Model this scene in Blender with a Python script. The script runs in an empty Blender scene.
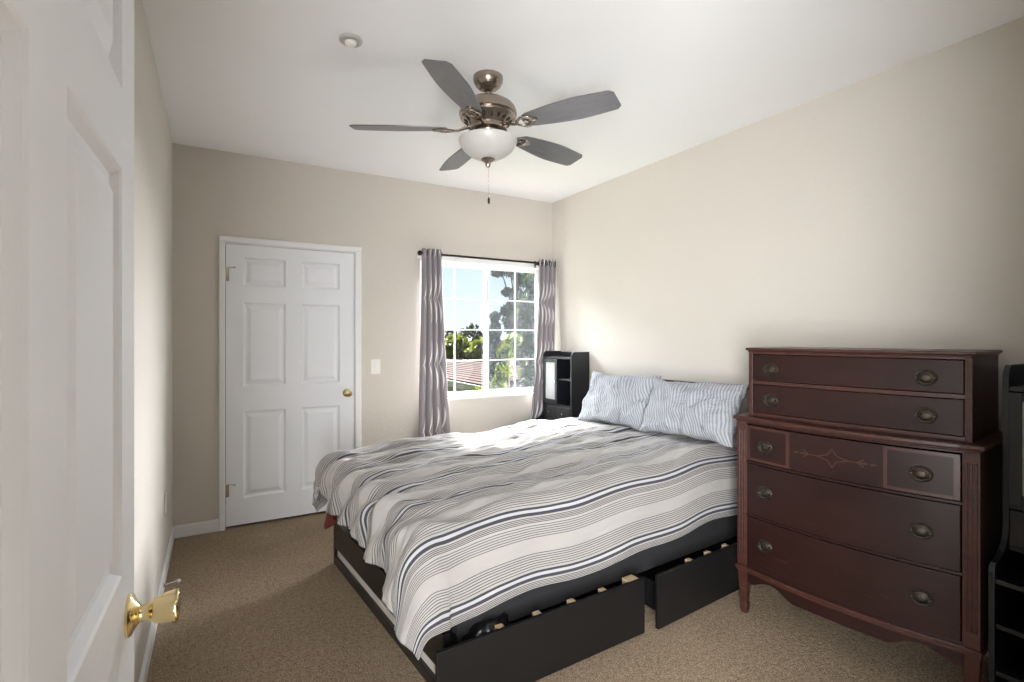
import bpy, bmesh, math, random
from mathutils import Vector, Matrix, noise
random.seed(7)
scene = bpy.context.scene
COL = scene.collection
PI = math.pi

# ------------------------------------------------------------------ camera
XL, XR, YB, YF, H = -0.244, 2.893, 4.209, 0.15, 2.698     # room: left, right, back, near wall, ceiling
YAW = math.radians(30.06)
cam_d = bpy.data.cameras.new('camera')
cam_d.sensor_width = 36.0
cam_d.lens = 36.0 * 515.8 / 1024
cam_d.shift_y = -4.1 / 1024
cam_d.clip_start = 0.02
cam_d.clip_end = 300
cam = bpy.data.objects.new('camera', cam_d)
COL.objects.link(cam)
cam.location = (0, 0, 1.375)
cam.rotation_euler = (PI / 2, 0, -YAW)
scene.camera = cam

# ------------------------------------------------------------------ world, sun, lamps, exposure
scene.view_settings.view_transform = 'Standard'
scene.view_settings.look = 'None'
scene.view_settings.gamma = 1.0
scene.view_settings.use_curve_mapping = False
scene.view_settings.exposure = 0.50

world = bpy.data.worlds.new('sky')
scene.world = world
world.use_nodes = True
wn = world.node_tree.nodes
wl = world.node_tree.links
wn.clear()
w_out = wn.new('ShaderNodeOutputWorld')
w_bg = wn.new('ShaderNodeBackground')
w_tc = wn.new('ShaderNodeTexCoord')
w_sep = wn.new('ShaderNodeSeparateXYZ')
w_ramp = wn.new('ShaderNodeValToRGB')
w_ramp.color_ramp.elements[0].position = 0.0
w_ramp.color_ramp.elements[0].color = (0.74, 0.84, 0.92, 1)
w_ramp.color_ramp.elements[1].position = 0.35
w_ramp.color_ramp.elements[1].color = (0.30, 0.50, 0.74, 1)
wl.new(w_tc.outputs['Generated'], w_sep.inputs[0])
wl.new(w_sep.outputs['Z'], w_ramp.inputs[0])
wl.new(w_ramp.outputs['Color'], w_bg.inputs['Color'])
w_bg.inputs['Strength'].default_value = 0.98
wl.new(w_bg.outputs[0], w_out.inputs[0])


def lamp(name, kind, loc, energy, color, target=None, **kw):
    d = bpy.data.lights.new(name, kind)
    d.energy = energy
    d.color = color
    for k, v in kw.items():
        setattr(d, k, v)
    o = bpy.data.objects.new(name, d)
    COL.objects.link(o)
    o.location = loc
    if target is not None:
        o.rotation_euler = (Vector(target) - Vector(loc)).to_track_quat('-Z', 'Y').to_euler()
    return o


# the sun comes in at the window and lands on the far half of the bed
lamp('sun', 'SUN', (5, 12, 10), 36.0, (1.0, 0.985, 0.965), target=(5 - 0.22, 12 - 0.75, 10 - 0.66), angle=math.radians(7))
# added area lights outside, out of view, strengthening the daylight at the window
lamp('sky_fill', 'AREA', (2.0, 6.3, 3.5), 1050.0, (0.86, 0.93, 1.0), target=(2.1, 4.2, 1.45), shape='RECTANGLE', size=3.0, size_y=1.8)
lamp('side_sky_fill', 'AREA', (7.2, 7.4, 2.9), 3700.0, (0.95, 0.975, 1.0), target=(2.1, 4.2, 1.45), shape='RECTANGLE', size=3.4, size_y=2.6)  # added from the side to brighten the left wall and entry door
# added fill light in the unseen hallway, shining through the doorway the camera stands in
lamp('hall_fill', 'AREA', (-0.75, -0.85, 1.25), 290.0, (0.97, 0.985, 1.0), target=(1.3, 2.2, 1.6), shape='RECTANGLE', size=1.3, size_y=1.9)

# ------------------------------------------------------------------ materials
MATS = {}


def srgb(r, g, b):
    def f(c):
        c /= 255.0
        return c / 12.92 if c <= 0.04045 else ((c + 0.055) / 1.055) ** 2.4
    return (f(r), f(g), f(b), 1.0)


class NT:
    """small helper around one material's node tree"""
    def __init__(self, name):
        self.m = bpy.data.materials.new(name)
        self.m.use_nodes = True
        self.n = self.m.node_tree.nodes
        self.l = self.m.node_tree.links
        self.b = self.n['Principled BSDF']
        MATS[name] = self.m

    def node(self, t, **kw):
        o = self.n.new(t)
        for k, v in kw.items():
            setattr(o, k, v)
        return o

    def link(self, a, b):
        self.l.new(a, b)

    def math(self, op, a, b=None, c=None):
        o = self.n.new('ShaderNodeMath')
        o.operation = op
        for i, v in enumerate((a, b, c)):
            if v is None:
                continue
            if isinstance(v, (int, float)):
                o.inputs[i].default_value = v
            else:
                self.l.new(v, o.inputs[i])
        return o.outputs[0]

    def ramp(self, fac, stops, interp='LINEAR'):
        r = self.n.new('ShaderNodeValToRGB')
        r.color_ramp.interpolation = interp
        el = r.color_ramp.elements
        while len(el) > 1:
            el.remove(el[-1])
        el[0].position, el[0].color = stops[0]
        for p, c in stops[1:]:
            e = el.new(p)
            e.color = c
        if fac is not None:
            self.l.new(fac, r.inputs[0])
        return r.outputs[0]

    def noise(self, scale, detail=3, rough=0.5, vec=None, stretch=None, coord='Object'):
        t = self.n.new('ShaderNodeTexNoise')
        t.inputs['Scale'].default_value = scale
        t.inputs['Detail'].default_value = detail
        t.inputs['Roughness'].default_value = rough
        if vec is None:
            tc = self.n.new('ShaderNodeTexCoord')
            vec = tc.outputs[coord]
        if stretch:
            mp = self.n.new('ShaderNodeMapping')
            mp.inputs['Scale'].default_value = stretch
            self.l.new(vec, mp.inputs[0])
            vec = mp.outputs[0]
        self.l.new(vec, t.inputs['Vector'])
        return t.outputs['Fac']

    def mix(self, fac, a, b, kind='MIX'):
        o = self.n.new('ShaderNodeMix')
        o.data_type = 'RGBA'
        o.blend_type = kind
        for i, v in ((0, fac), (6, a), (7, b)):
            if isinstance(v, (int, float)):
                o.inputs[i].default_value = v
            elif isinstance(v, tuple):
                o.inputs[i].default_value = v
            else:
                self.l.new(v, o.inputs[i])
        return o.outputs[2]

    def bump(self, height, strength=0.3, dist=0.01):
        b = self.n.new('ShaderNodeBump')
        b.inputs['Strength'].default_value = strength
        b.inputs['Distance'].default_value = dist
        self.l.new(height, b.inputs['Height'])
        self.l.new(b.outputs[0], self.b.inputs['Normal'])

    def set(self, **kw):
        for k, v in kw.items():
            i = self.b.inputs[k.replace('_', ' ')]
            if isinstance(v, (int, float, tuple)):
                i.default_value = v
            else:
                self.l.new(v, i)
        return self


def plain(name, col, rough=0.5, metal=0.0, var=0.06, scale=8.0, bump=0.0, bscale=200.0, spec=0.5, stretch=None):
    t = NT(name)
    lo = tuple(c * (1 - var) for c in col[:3]) + (1,)
    hi = tuple(min(1, c * (1 + var)) for c in col[:3]) + (1,)
    n = t.noise(scale, 4, 0.6, stretch=stretch)
    t.set(Base_Color=t.ramp(n, [(0.3, lo), (0.7, hi)]), Roughness=rough, Metallic=metal)
    t.b.inputs['Specular IOR Level'].default_value = spec
    if bump:
        t.bump(t.noise(bscale, 2, 0.5), bump, 0.002)
    return t.m


# painted wall with orange-peel texture
plain('wall_paint', srgb(208, 202, 193), 0.85, var=0.012, scale=1.5, bump=0.55, bscale=70.0, spec=0.25)
plain('ceiling_paint', srgb(243, 243, 244), 0.9, var=0.008, scale=1.5, bump=0.12, bscale=90.0, spec=0.2)
plain('white_trim', srgb(236, 236, 236), 0.45, var=0.008, spec=0.4)
plain('door_paint', srgb(232, 234, 238), 0.42, var=0.008, spec=0.45, bump=0.04, bscale=120.0)
plain('vinyl', srgb(240, 240, 238), 0.4, var=0.008)
plain('plastic_white', srgb(236, 234, 228), 0.4, var=0.01)
plain('plastic_shaded', srgb(186, 184, 180), 0.5, var=0.01)
plain('hall_dark', srgb(40, 39, 38), 0.8, var=0.02)  # unseen hall kept dark so it bounces little light
plain('brass', srgb(230, 210, 160), 0.16, 1.0, var=0.05)
plain('nickel', srgb(160, 148, 137), 0.26, 1.0, var=0.04, scale=3)
plain('chrome', srgb(214, 212, 206), 0.18, 1.0, var=0.02)
plain('dark_bronze', srgb(52, 44, 40), 0.4, 0.7, var=0.1)
plain('pull_metal', srgb(72, 65, 57), 0.52, 0.85, var=0.3, scale=60)
plain('black_wood', srgb(26, 23, 22), 0.36, var=0.2, scale=6, stretch=(1, 12, 12))
plain('black_board', srgb(16, 16, 18), 0.45, var=0.12, scale=5)
plain('black_fabric', srgb(38, 37, 39), 0.85, var=0.15, scale=60, bump=0.2, bscale=400)
plain('black_bag', srgb(16, 15, 16), 0.32, var=0.3, scale=20)
plain('pale_wood', srgb(190, 166, 134), 0.6, var=0.1, scale=10, stretch=(1, 10, 10))
plain('grey_board', srgb(196, 190, 182), 0.7, var=0.05, scale=5)
plain('maroon_cloth', srgb(104, 40, 36), 0.9, var=0.25, scale=30, bump=0.2, bscale=300)
plain('taupe_cloth', srgb(104, 94, 88), 0.9, var=0.15, scale=30, bump=0.2, bscale=300)
plain('mattress_cloth', srgb(216, 214, 210), 0.9, var=0.04, bump=0.2, bscale=150)
plain('navy_board', srgb(22, 23, 27), 0.33, var=0.15, scale=5)
plain('frost_glass', srgb(160, 160, 158), 0.25, var=0.04, scale=3)
plain('stucco_grey', srgb(100, 98, 95), 0.9, var=0.06, bump=0.2, bscale=60)
plain('fascia', srgb(110, 104, 98), 0.7, var=0.05)
plain('lawn', srgb(96, 108, 62), 0.95, var=0.3, scale=3)
plain('bark', srgb(74, 60, 48), 0.9, var=0.25, scale=10)
plain('dark_void', srgb(18, 17, 17), 0.9)
plain('bronze_hole', srgb(20, 18, 17), 0.7)

# carpet
t = NT('carpet')
n1 = t.noise(150, 3, 0.7)
n2 = t.noise(3.0, 4, 0.6)
n3 = t.noise(45, 3, 0.6)
c = t.ramp(n1, [(0.34, srgb(80, 64, 49)), (0.5, srgb(158, 138, 115)), (0.66, srgb(224, 207, 183))])
c = t.mix(0.22, c, t.ramp(n2, [(0.35, srgb(130, 112, 92)), (0.65, srgb(174, 154, 130))]))
c = t.mix(0.25, c, t.ramp(n3, [(0.35, srgb(112, 93, 73)), (0.65, srgb(202, 181, 154))]))
t.set(Base_Color=c, Roughness=0.97)
t.b.inputs['Specular IOR Level'].default_value = 0.05
t.bump(t.math('ADD', n1, t.math('MULTIPLY', n3, 1.2)), 0.9, 0.012)

# mahogany
t = NT('mahogany')
g1 = t.noise(5.0, 5, 0.65, stretch=(1.2, 18, 14))
g2 = t.noise(2.2, 3, 0.5)
c = t.ramp(g1, [(0.25, srgb(24, 11, 9)), (0.55, srgb(39, 19, 16)), (0.8, srgb(52, 27, 22))])
c = t.mix(0.4, c, t.ramp(g2, [(0.3, srgb(26, 13, 11)), (0.7, srgb(50, 26, 21))]))
scr = t.noise(9.0, 2, 0.4, stretch=(1, 1, 6))
c = t.mix(t.ramp(scr, [(0.74, (0, 0, 0, 1)), (0.78, (0.35, 0.35, 0.35, 1))]), c, srgb(88, 54, 44))
t.set(Base_Color=c, Roughness=t.math('MULTIPLY_ADD', g2, 0.25, 0.26))
t.b.inputs['Specular IOR Level'].default_value = 0.32
t.bump(g1, 0.06, 0.002)
t = NT('mahogany_edge')
g1 = t.noise(7.0, 5, 0.7, stretch=(2, 10, 10))
c = t.ramp(g1, [(0.25, srgb(44, 23, 19)), (0.6, srgb(70, 39, 32)), (0.85, srgb(104, 68, 56))])
t.set(Base_Color=c, Roughness=0.38)
plain('inlay_wood', srgb(62, 34, 27), 0.35, var=0.12, scale=20)

# fan blades, brushed grey underside
t = NT('fan_blade')
g1 = t.noise(4.0, 4, 0.6, stretch=(1.5, 18, 1))
t.set(Base_Color=t.ramp(g1, [(0.3, srgb(102, 101, 104)), (0.7, srgb(116, 115, 118))]), Roughness=0.3, Metallic=0.3)
t = NT('bowl_glass')
t.set(Base_Color=t.ramp(t.noise(6, 3), [(0.3, srgb(196, 194, 190)), (0.7, srgb(208, 206, 202))]), Roughness=0.35)
t.b.inputs['Subsurface Weight'].default_value = 0.15
t.b.inputs['Subsurface Radius'].default_value = (0.02, 0.02, 0.02)

# window panes: clear with a fresnel reflection
t = NT('window_glass')
tr = t.node('ShaderNodeBsdfTransparent')
gl = t.node('ShaderNodeBsdfGlossy')
gl.inputs['Roughness'].default_value = 0.02
lw = t.node('ShaderNodeLayerWeight')
lw.inputs['Blend'].default_value = 0.5
mx = t.node('ShaderNodeMixShader')
t.link(t.math('MULTIPLY_ADD', t.math('POWER', lw.outputs['Facing'], 4.0), 0.75, 0.04), mx.inputs[0])
t.link(tr.outputs[0], mx.inputs[1])
t.link(gl.outputs[0], mx.inputs[2])
t.link(mx.outputs[0], t.n['Material Output'].inputs['Surface'])
# insect screen / faint film on the sliding sash
t = NT('screen_mesh')
tr = t.node('ShaderNodeBsdfTransparent')
df = t.node('ShaderNodeBsdfDiffuse')
df.inputs['Color'].default_value = srgb(120, 126, 132)
mx = t.node('ShaderNodeMixShader')
tc = t.node('ShaderNodeTexCoord')
wv = t.node('ShaderNodeTexNoise')
wv.inputs['Scale'].default_value = 900
t.link(tc.outputs['Object'], wv.inputs['Vector'])
t.link(t.math('MULTIPLY_ADD', wv.outputs['Fac'], 0.1, 0.14), mx.inputs[0])
t.link(tr.outputs[0], mx.inputs[1])
t.link(df.outputs[0], mx.inputs[2])
t.link(mx.outputs[0], t.n['Material Output'].inputs['Surface'])


def uvnode(t):
    u = t.node('ShaderNodeUVMap')
    u.uv_map = 'UVMap'
    s = t.node('ShaderNodeSeparateXYZ')
    t.link(u.outputs[0], s.inputs[0])
    return u.outputs[0], s.outputs[0], s.outputs[1]


# duvet: stripes run along the bed (constant in v), v in metres from the near hem
t = NT('duvet_cloth')
uv, su, sv = uvnode(t)
wob = t.noise(5.0, 2, 0.5, vec=uv)
v2 = t.math('ADD', sv, t.math('MULTIPLY_ADD', wob, 0.006, -0.003))
fr = t.math('FRACT', t.math('DIVIDE', v2, 0.265))
CREAM, LINE, NAVY, WHITE, PALE = srgb(152, 145, 135), srgb(46, 45, 52), srgb(17, 20, 42), srgb(188, 188, 192), srgb(174, 170, 166)
stops = [(0.0, PALE)]


def line(p, w, c, after=PALE):
    stops.append((p, c))
    stops.append((p + w, after))


def band(lo, hi, k, w, c):
    for i in range(k):
        line(lo + (hi - lo) * i / max(1, k - 1), w, c)


band(0.015, 0.085, 4, 0.010, LINE)
line(0.125, 0.048, NAVY, WHITE)
line(0.222, 0.036, NAVY)
band(0.300, 0.53, 7, 0.012, LINE)
CB = len(stops)
stops.append((0.54, CREAM))
stops.append((0.755, PALE))
# a ColorRamp holds 32 stops, so the second bundle of thin lines comes from a wave
c = t.ramp(fr, stops[:32], 'CONSTANT')
saw = t.math('FRACT', t.math('MULTIPLY', fr, 28.0))
thin = t.math('MULTIPLY', t.math('LESS_THAN', saw, 0.36), t.math('GREATER_THAN', fr, 0.765))
c = t.mix(t.math('MULTIPLY', thin, 0.85), c, LINE)
weave = t.noise(500, 2, 0.5, vec=uv)
c = t.mix(0.10, c, t.ramp(weave, [(0.3, srgb(120, 118, 116)), (0.7, srgb(250, 248, 246))]))
t.set(Base_Color=c, Roughness=0.9)
t.b.inputs['Specular IOR Level'].default_value = 0.15
t.b.inputs['Sheen Weight'].default_value = 0.1
wr = t.noise(22, 4, 0.6, vec=uv, stretch=(0.45, 1.6, 1))
t.bump(wr, 0.35, 0.02)

# pillowcases: thin blue-grey stripes
t = NT('pillow_cloth')
uv, su, sv = uvnode(t)
wob = t.noise(6.0, 2, 0.5, vec=uv)
fr = t.math('FRACT', t.math('DIVIDE', t.math('ADD', su, t.math('MULTIPLY_ADD', wob, 0.006, -0.003)), 0.0185))
c = t.ramp(fr, [(0.0, srgb(180, 181, 184)), (0.46, srgb(130, 136, 148)), (0.60, srgb(160, 164, 172)), (0.72, srgb(124, 130, 143)), (0.86, srgb(180, 181, 184))], 'CONSTANT')
t.set(Base_Color=c, Roughness=0.9)
t.b.inputs['Specular IOR Level'].default_value = 0.15
t.bump(t.noise(9, 5, 0.62, vec=uv, stretch=(1.0, 1.7, 1)), 0.9, 0.05)

# curtain: grey cloth with white intertwined curves
t = NT('curtain_cloth')
uv, su, sv = uvnode(t)
total = None
cell = t.math('FRACT', t.math('DIVIDE', su, 0.25))
x = t.math('MULTIPLY', t.math('SUBTRACT', cell, 0.5), 0.25)
ph = t.math('MULTIPLY', sv, 2 * PI / 0.56)
for k, sgn in enumerate((1, -1)):
    target = t.math('MULTIPLY', t.math('SINE', ph), 0.085 * sgn)
    dist = t.math('ABSOLUTE', t.math('SUBTRACT', x, target))
    wid = t.math('MULTIPLY_ADD', t.math('SINE', t.math('MULTIPLY_ADD', ph, 1.0, 0.6 + 2.2 * k)), 0.032, -0.009)
    on = t.math('LESS_THAN', dist, wid)
    total = on if total is None else t.math('MAXIMUM', total, on)
c = t.mix(total, srgb(146, 139, 143), srgb(226, 223, 222))
t.set(Base_Color=c, Roughness=0.75)
t.b.inputs['Sheen Weight'].default_value = 0.2
t.bump(t.noise(300, 2, 0.5, vec=uv), 0.1, 0.002)

# clay roof tiles
t = NT('roof_tile')
tc = t.node('ShaderNodeTexCoord')
br = t.node('ShaderNodeTexBrick')
br.inputs['Scale'].default_value = 1.0
br.inputs['Brick Width'].default_value = 0.36
br.inputs['Row Height'].default_value = 0.24
br.inputs['Mortar Size'].default_value = 0.016
br.inputs['Color1'].default_value = srgb(66, 43, 35)
br.inputs['Color2'].default_value = srgb(54, 37, 31)
br.inputs['Mortar'].default_value = srgb(30, 22, 19)
t.link(tc.outputs['Object'], br.inputs['Vector'])
t.set(Base_Color=br.outputs['Color'], Roughness=0.9)
t.b.inputs['Specular IOR Level'].default_value = 0.08


def leaf(name, lo, hi):
    t = NT(name)
    n = t.noise(1.6, 3, 0.6)
    r = t.ramp(n, [(0.35, lo), (0.65, hi)])
    t.set(Base_Color=r, Roughness=0.6)
    tl = t.node('ShaderNodeBsdfTranslucent')
    t.link(r, tl.inputs['Color'])
    mx = t.node('ShaderNodeMixShader')
    mx.inputs[0].default_value = 0.45
    t.link(t.b.outputs[0], mx.inputs[1])
    t.link(tl.outputs[0], mx.inputs[2])
    t.link(mx.outputs[0], t.n['Material Output'].inputs['Surface'])


leaf('leaf_dark', srgb(16, 26, 20), srgb(36, 50, 30))
leaf('leaf_lime', srgb(56, 70, 18), srgb(112, 118, 40))
leaf('leaf_mid', srgb(32, 48, 24), srgb(70, 86, 42))
leaf('leaf_blue', srgb(28, 40, 38), srgb(52, 66, 60))
M = MATS


# ------------------------------------------------------------------ mesh building
class MB:
    def __init__(self):
        self.bm = bmesh.new()

    def face(self, pts):
        vs = [self.bm.verts.new(p) for p in pts]
        return self.bm.faces.new(vs)

    def box(self, x0, x1, y0, y1, z0, z1, mat=None):
        vs = [self.bm.verts.new((x, y, z)) for z in (z0, z1) for y in (y0, y1) for x in (x0, x1)]
        if mat is not None:
            for v in vs:
                v.co = mat @ v.co
        for q in ((0, 2, 3, 1), (4, 5, 7, 6), (0, 1, 5, 4), (2, 6, 7, 3), (0, 4, 6, 2), (1, 3, 7, 5)):
            self.bm.faces.new([vs[i] for i in q])
        return self

    def prism(self, poly, lo, hi, fn):
        """poly: list of 2d points; fn(a, b, h) -> 3d"""
        A = [self.bm.verts.new(fn(a, b, lo)) for a, b in poly]
        B = [self.bm.verts.new(fn(a, b, hi)) for a, b in poly]
        n = len(poly)
        self.bm.faces.new(A[::-1])
        self.bm.faces.new(B)
        for i in range(n):
            j = (i + 1) % n
            self.bm.faces.new((A[i], A[j], B[j], B[i]))
        return self

    def lathe(self, prof, mat=Matrix.Identity(4), seg=32, sx=1.0, sy=1.0, cap=True):
        rings = []
        for r, z in prof:
            if r < 1e-6:
                rings.append([self.bm.verts.new(mat @ Vector((0, 0, z)))])
            else:
                rings.append([self.bm.verts.new(mat @ Vector((r * sx * math.cos(2 * PI * i / seg), r * sy * math.sin(2 * PI * i / seg), z))) for i in range(seg)])
        for a, b in zip(rings, rings[1:]):
            for i in range(seg):
                j = (i + 1) % seg
                if len(a) == 1 and len(b) == 1:
                    continue
                if len(a) == 1:
                    self.bm.faces.new((a[0], b[j], b[i]))
                elif len(b) == 1:
                    self.bm.faces.new((a[i], a[j], b[0]))
                else:
                    self.bm.faces.new((a[i], a[j], b[j], b[i]))
        if cap:
            if len(rings[0]) > 1:
                self.bm.faces.new(rings[0][::-1])
            if len(rings[-1]) > 1:
                self.bm.faces.new(rings[-1])
        return self

    def tube(self, pts, r, seg=10, closed=False, flat=1.0):
        pts = [Vector(p) for p in pts]
        n = len(pts)
        rings = []
        up = None
        for i, p in enumerate(pts):
            a = pts[(i - 1) % n] if (closed or i > 0) else p
            b = pts[(i + 1) % n] if (closed or i < n - 1) else p
            d = (b - a).normalized()
            if up is None:
                up = Vector((0, 0, 1)) if abs(d.z) < 0.9 else Vector((1, 0, 0))
            s = d.cross(up)
            s = s.normalized() if s.length > 1e-6 else Vector((1, 0, 0))
            up2 = s.cross(d).normalized()
            up = up2
            rr = r[i] if isinstance(r, (list, tuple)) else r
            rings.append([self.bm.verts.new(p + rr * (math.cos(2 * PI * k / seg) * s + flat * math.sin(2 * PI * k / seg) * up2)) for k in range(seg)])
        m = n if closed else n - 1
        for i in range(m):
            a, b = rings[i], rings[(i + 1) % n]
            for k in range(seg):
                j = (k + 1) % seg
                self.bm.faces.new((a[k], a[j], b[j], b[k]))
        if not closed:
            self.bm.faces.new(rings[0][::-1])
            self.bm.faces.new(rings[-1])
        return self

    def grid(self, nu, nv, fn, uvfn=None):
        V = [[self.bm.verts.new(fn(i / nu, j / nv)) for j in range(nv + 1)] for i in range(nu + 1)]
        uvl = self.bm.loops.layers.uv.verify() if uvfn else None
        if uvl:
            uvl.name if hasattr(uvl, 'name') else None
        for i in range(nu):
            for j in range(nv):
                f = self.bm.faces.new((V[i][j], V[i + 1][j], V[i + 1][j + 1], V[i][j + 1]))
                if uvl:
                    for lp, (a, b) in zip(f.loops, ((i, j), (i + 1, j), (i + 1, j + 1), (i, j + 1))):
                        lp[uvl].uv = uvfn(a / nu, b / nv)
        return V

    def build(self, name, mat, parent=None, smooth=None, bevel=0.0, loc=None, rot=None, recalc=True):
        if recalc:
            bmesh.ops.recalc_face_normals(self.bm, faces=self.bm.faces[:])
        me = bpy.data.meshes.new(name)
        self.bm.to_mesh(me)
        self.bm.free()
        if me.uv_layers:
            me.uv_layers[0].name = 'UVMap'
        me.materials.append(M[mat] if isinstance(mat, str) else mat)
        o = bpy.data.objects.new(name, me)
        COL.objects.link(o)
        if smooth is not None:
            for p in me.polygons:
                p.use_smooth = True
            me.set_sharp_from_angle(angle=math.radians(smooth))
        if bevel:
            b = o.modifiers.new('bevel', 'BEVEL')
            b.width = bevel
            b.segments = 2
            b.limit_method = 'ANGLE'
            b.angle_limit = math.radians(40)
        if parent is not None:
            o.parent = parent
        if loc is not None:
            o.location = loc
        if rot is not None:
            o.rotation_euler = rot
        return o


def tag(o, label, cat, group=None, kind=None):
    o['label'] = label
    o['category'] = cat
    if group:
        o['group'] = group
    if kind:
        o['kind'] = kind
    return o


def struct(o):
    o['kind'] = 'structure'
    return o


def empty(name, loc, rz=0.0):
    o = bpy.data.objects.new(name, None)
    o.empty_display_size = 0.1
    COL.objects.link(o)
    o.location = loc
    o.rotation_euler = (0, 0, rz)
    return o


def copy_tree(o, parent=None):
    c = o.copy()
    COL.objects.link(c)
    if parent is not None:
        c.parent = parent
    for ch in [x for x in COL.objects if x.parent == o]:
        copy_tree(ch, c)
    return c


def axis_mat(origin, zdir, xdir=(1, 0, 0)):
    z = Vector(zdir).normalized()
    x = Vector(xdir)
    x = (x - z * x.dot(z)).normalized()
    y = z.cross(x)
    m = Matrix((x, y, z)).transposed().to_4x4()
    m.translation = Vector(origin)
    return m


# ================================================================== THE ROOM
DX0, DX1, DZ1 = 0.060, 0.992, 2.058        # closet door opening in the back wall
WX0, WX1, WZ0, WZ1 = 1.530, 2.805, 0.834, 2.046   # window opening
T = 0.14

b = MB().box(-1.8, XR + .2, YF - 2.2, YB + .9, -0.12, 0.0)
struct(b.build('floor', 'carpet'))
b = MB().box(XL - .2, XR + .2, YF - .12, YB + .14, H, H + 0.12)
struct(b.build('ceiling', 'ceiling_paint'))
b = MB().box(XL - T, XL, YF - .12, YB + .9, 0, H)
struct(b.build('wall_left', 'wall_paint'))
b = MB().box(XR, XR + T, YF - .12, YB + .14, 0, H)
struct(b.build('wall_right', 'wall_paint'))
b = MB()
b.box(XL, DX0, YB, YB + T, 0, H)
b.box(DX0, DX1, YB, YB + T, DZ1, H)
b.box(DX1, WX0, YB, YB + T, 0, H)
b.box(WX0, WX1, YB, YB + T, 0, WZ0)
b.box(WX0, WX1, YB, YB + T, WZ1, H)
b.box(WX1, XR, YB, YB + T, 0, H)
struct(b.build('wall_back', 'wall_paint'))
b = MB()
b.box(XL, -0.165, YF - .12, YF, 0, H)
b.box(-0.165, 0.775, YF - .12, YF, 2.06, H)
b.box(0.775, XR, YF - .12, YF, 0, H)
struct(b.build('wall_front', 'wall_paint'))
b = MB().box(-1.75, 1.75, YF - 2.15, YF - .12, 2.45, 2.55)  # unseen hall shell, added to keep world light off the entry door
struct(b.build('ceiling_hall_blocker', 'hall_dark'))
b = MB()
b.box(-1.80, -1.70, YF - 2.15, YF - .12, 0, 2.45)
b.box(1.70, 1.80, YF - 2.15, YF - .12, 0, 2.45)
b.box(-1.80, 1.80, YF - 2.25, YF - 2.15, 0, 2.45)
b.box(-1.80, XL, YF - .12, YF - .02, 0, 2.45)
struct(b.build('wall_hall_blocker', 'hall_dark'))
# unseen closet box added behind the far door, so nothing shines under it
b = MB()
b.box(DX0 - .1, DX1 + .1, YB + .62, YB + .66, 0, H)
b.box(DX0 - .14, DX0 - .1, YB + T, YB + .62, 0, H)
b.box(DX1 + .1, DX1 + .14, YB + T, YB + .62, 0, H)
b.box(DX0 - .14, DX1 + .14, YB + T, YB + .66, H, H + .04)
struct(b.build('wall_closet_blocker', 'dark_void'))


def baseboard(name, pts_box):
    b = MB()
    for x0, x1, y0, y1 in pts_box:
        b.box(x0, x1, y0, y1, 0, 0.074)
        cx0, cx1, cy0, cy1 = x0, x1, y0, y1
        b.box(x0 if name != 'baseboard_left' else x0, x1 - (0.004 if name == 'baseboard_left' else 0), y0 + (0.004 if name == 'baseboard_back' else 0), y1, 0.074, 0.084)
    return struct(b.build(name, 'white_trim', bevel=0.002))


baseboard('baseboard_back', [(XL + .013, 0.033, YB - .013, YB), (1.030, XR - .013, YB - .013, YB)])
baseboard('baseboard_left', [(XL, XL + .013, YF, YB)])
b = MB().box(XR - .013, XR, YF, YB, 0, .074).box(XR - .009, XR, YF, YB, .074, .084)
struct(b.build('baseboard_right', 'white_trim', bevel=0.002))

# casing round the closet door
b = MB()
for x0, x1 in ((0.033, 0.073), (0.980, 1.030)):
    b.box(x0, x1, YB - .016, YB, 0, 2.052)
    b.box(x0 + .006, x1 - .006, YB - .020, YB - .016, 0, 2.052)
b.box(0.033, 1.030, YB - .016, YB, 2.052, 2.094)
b.box(0.037, 1.026, YB - .020, YB - .016, 2.058, 2.088)
b.box(DX0, DX0 + .013, YB, YB + T, 0, DZ1 - .012)
b.box(DX1 - .013, DX1, YB, YB + T, 0, DZ1 - .012)
b.box(DX0, DX1, YB, YB + T, DZ1 - .012, DZ1)
struct(b.build('trim_1', 'white_trim', bevel=0.0025))


def panel_door(w, h, th, xs, zs):
    """six raised panels in the face at y=0 (looking along +y)"""
    b = MB()
    gx = sorted({0, w} | {v for p in xs for v in p})
    gz = sorted({0, h} | {v for p in zs for v in p})
    for i in range(len(gx) - 1):
        for j in range(len(gz) - 1):
            x0, x1, z0, z1 = gx[i], gx[i + 1], gz[j], gz[j + 1]
            if (x0, x1) in xs and (z0, z1) in zs:
                rings = []
                for ins, dep in ((0, 0), (.004, .003), (.012, .013), (.022, .014), (.028, .012), (.048, .003), (.052, .0025)):
                    rings.append([b.bm.verts.new((x, dep, z)) for x, z in ((x0 + ins, z0 + ins), (x1 - ins, z0 + ins), (x1 - ins, z1 - ins), (x0 + ins, z1 - ins))])
                for a, c in zip(rings, rings[1:]):
                    for k in range(4):
                        m = (k + 1) % 4
                        b.bm.faces.new((a[k], a[m], c[m], c[k]))
                b.bm.faces.new(rings[-1])
            else:
                b.face([(x0, 0, z0), (x1, 0, z0), (x1, 0, z1), (x0, 0, z1)])
    b.face([(0, th, 0), (0, th, h), (w, th, h), (w, th, 0)])
    b.face([(0, 0, 0), (0, 0, h), (0, th, h), (0, th, 0)])
    b.face([(w, 0, 0), (w, th, 0), (w, th, h), (w, 0, h)])
    b.face([(0, 0, 0), (0, th, 0), (w, th, 0), (w, 0, 0)])
    b.face([(0, 0, h), (w, 0, h), (w, th, h), (0, th, h)])
    bmesh.ops.remove_doubles(b.bm, verts=b.bm.verts[:], dist=1e-5)
    return b


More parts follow.
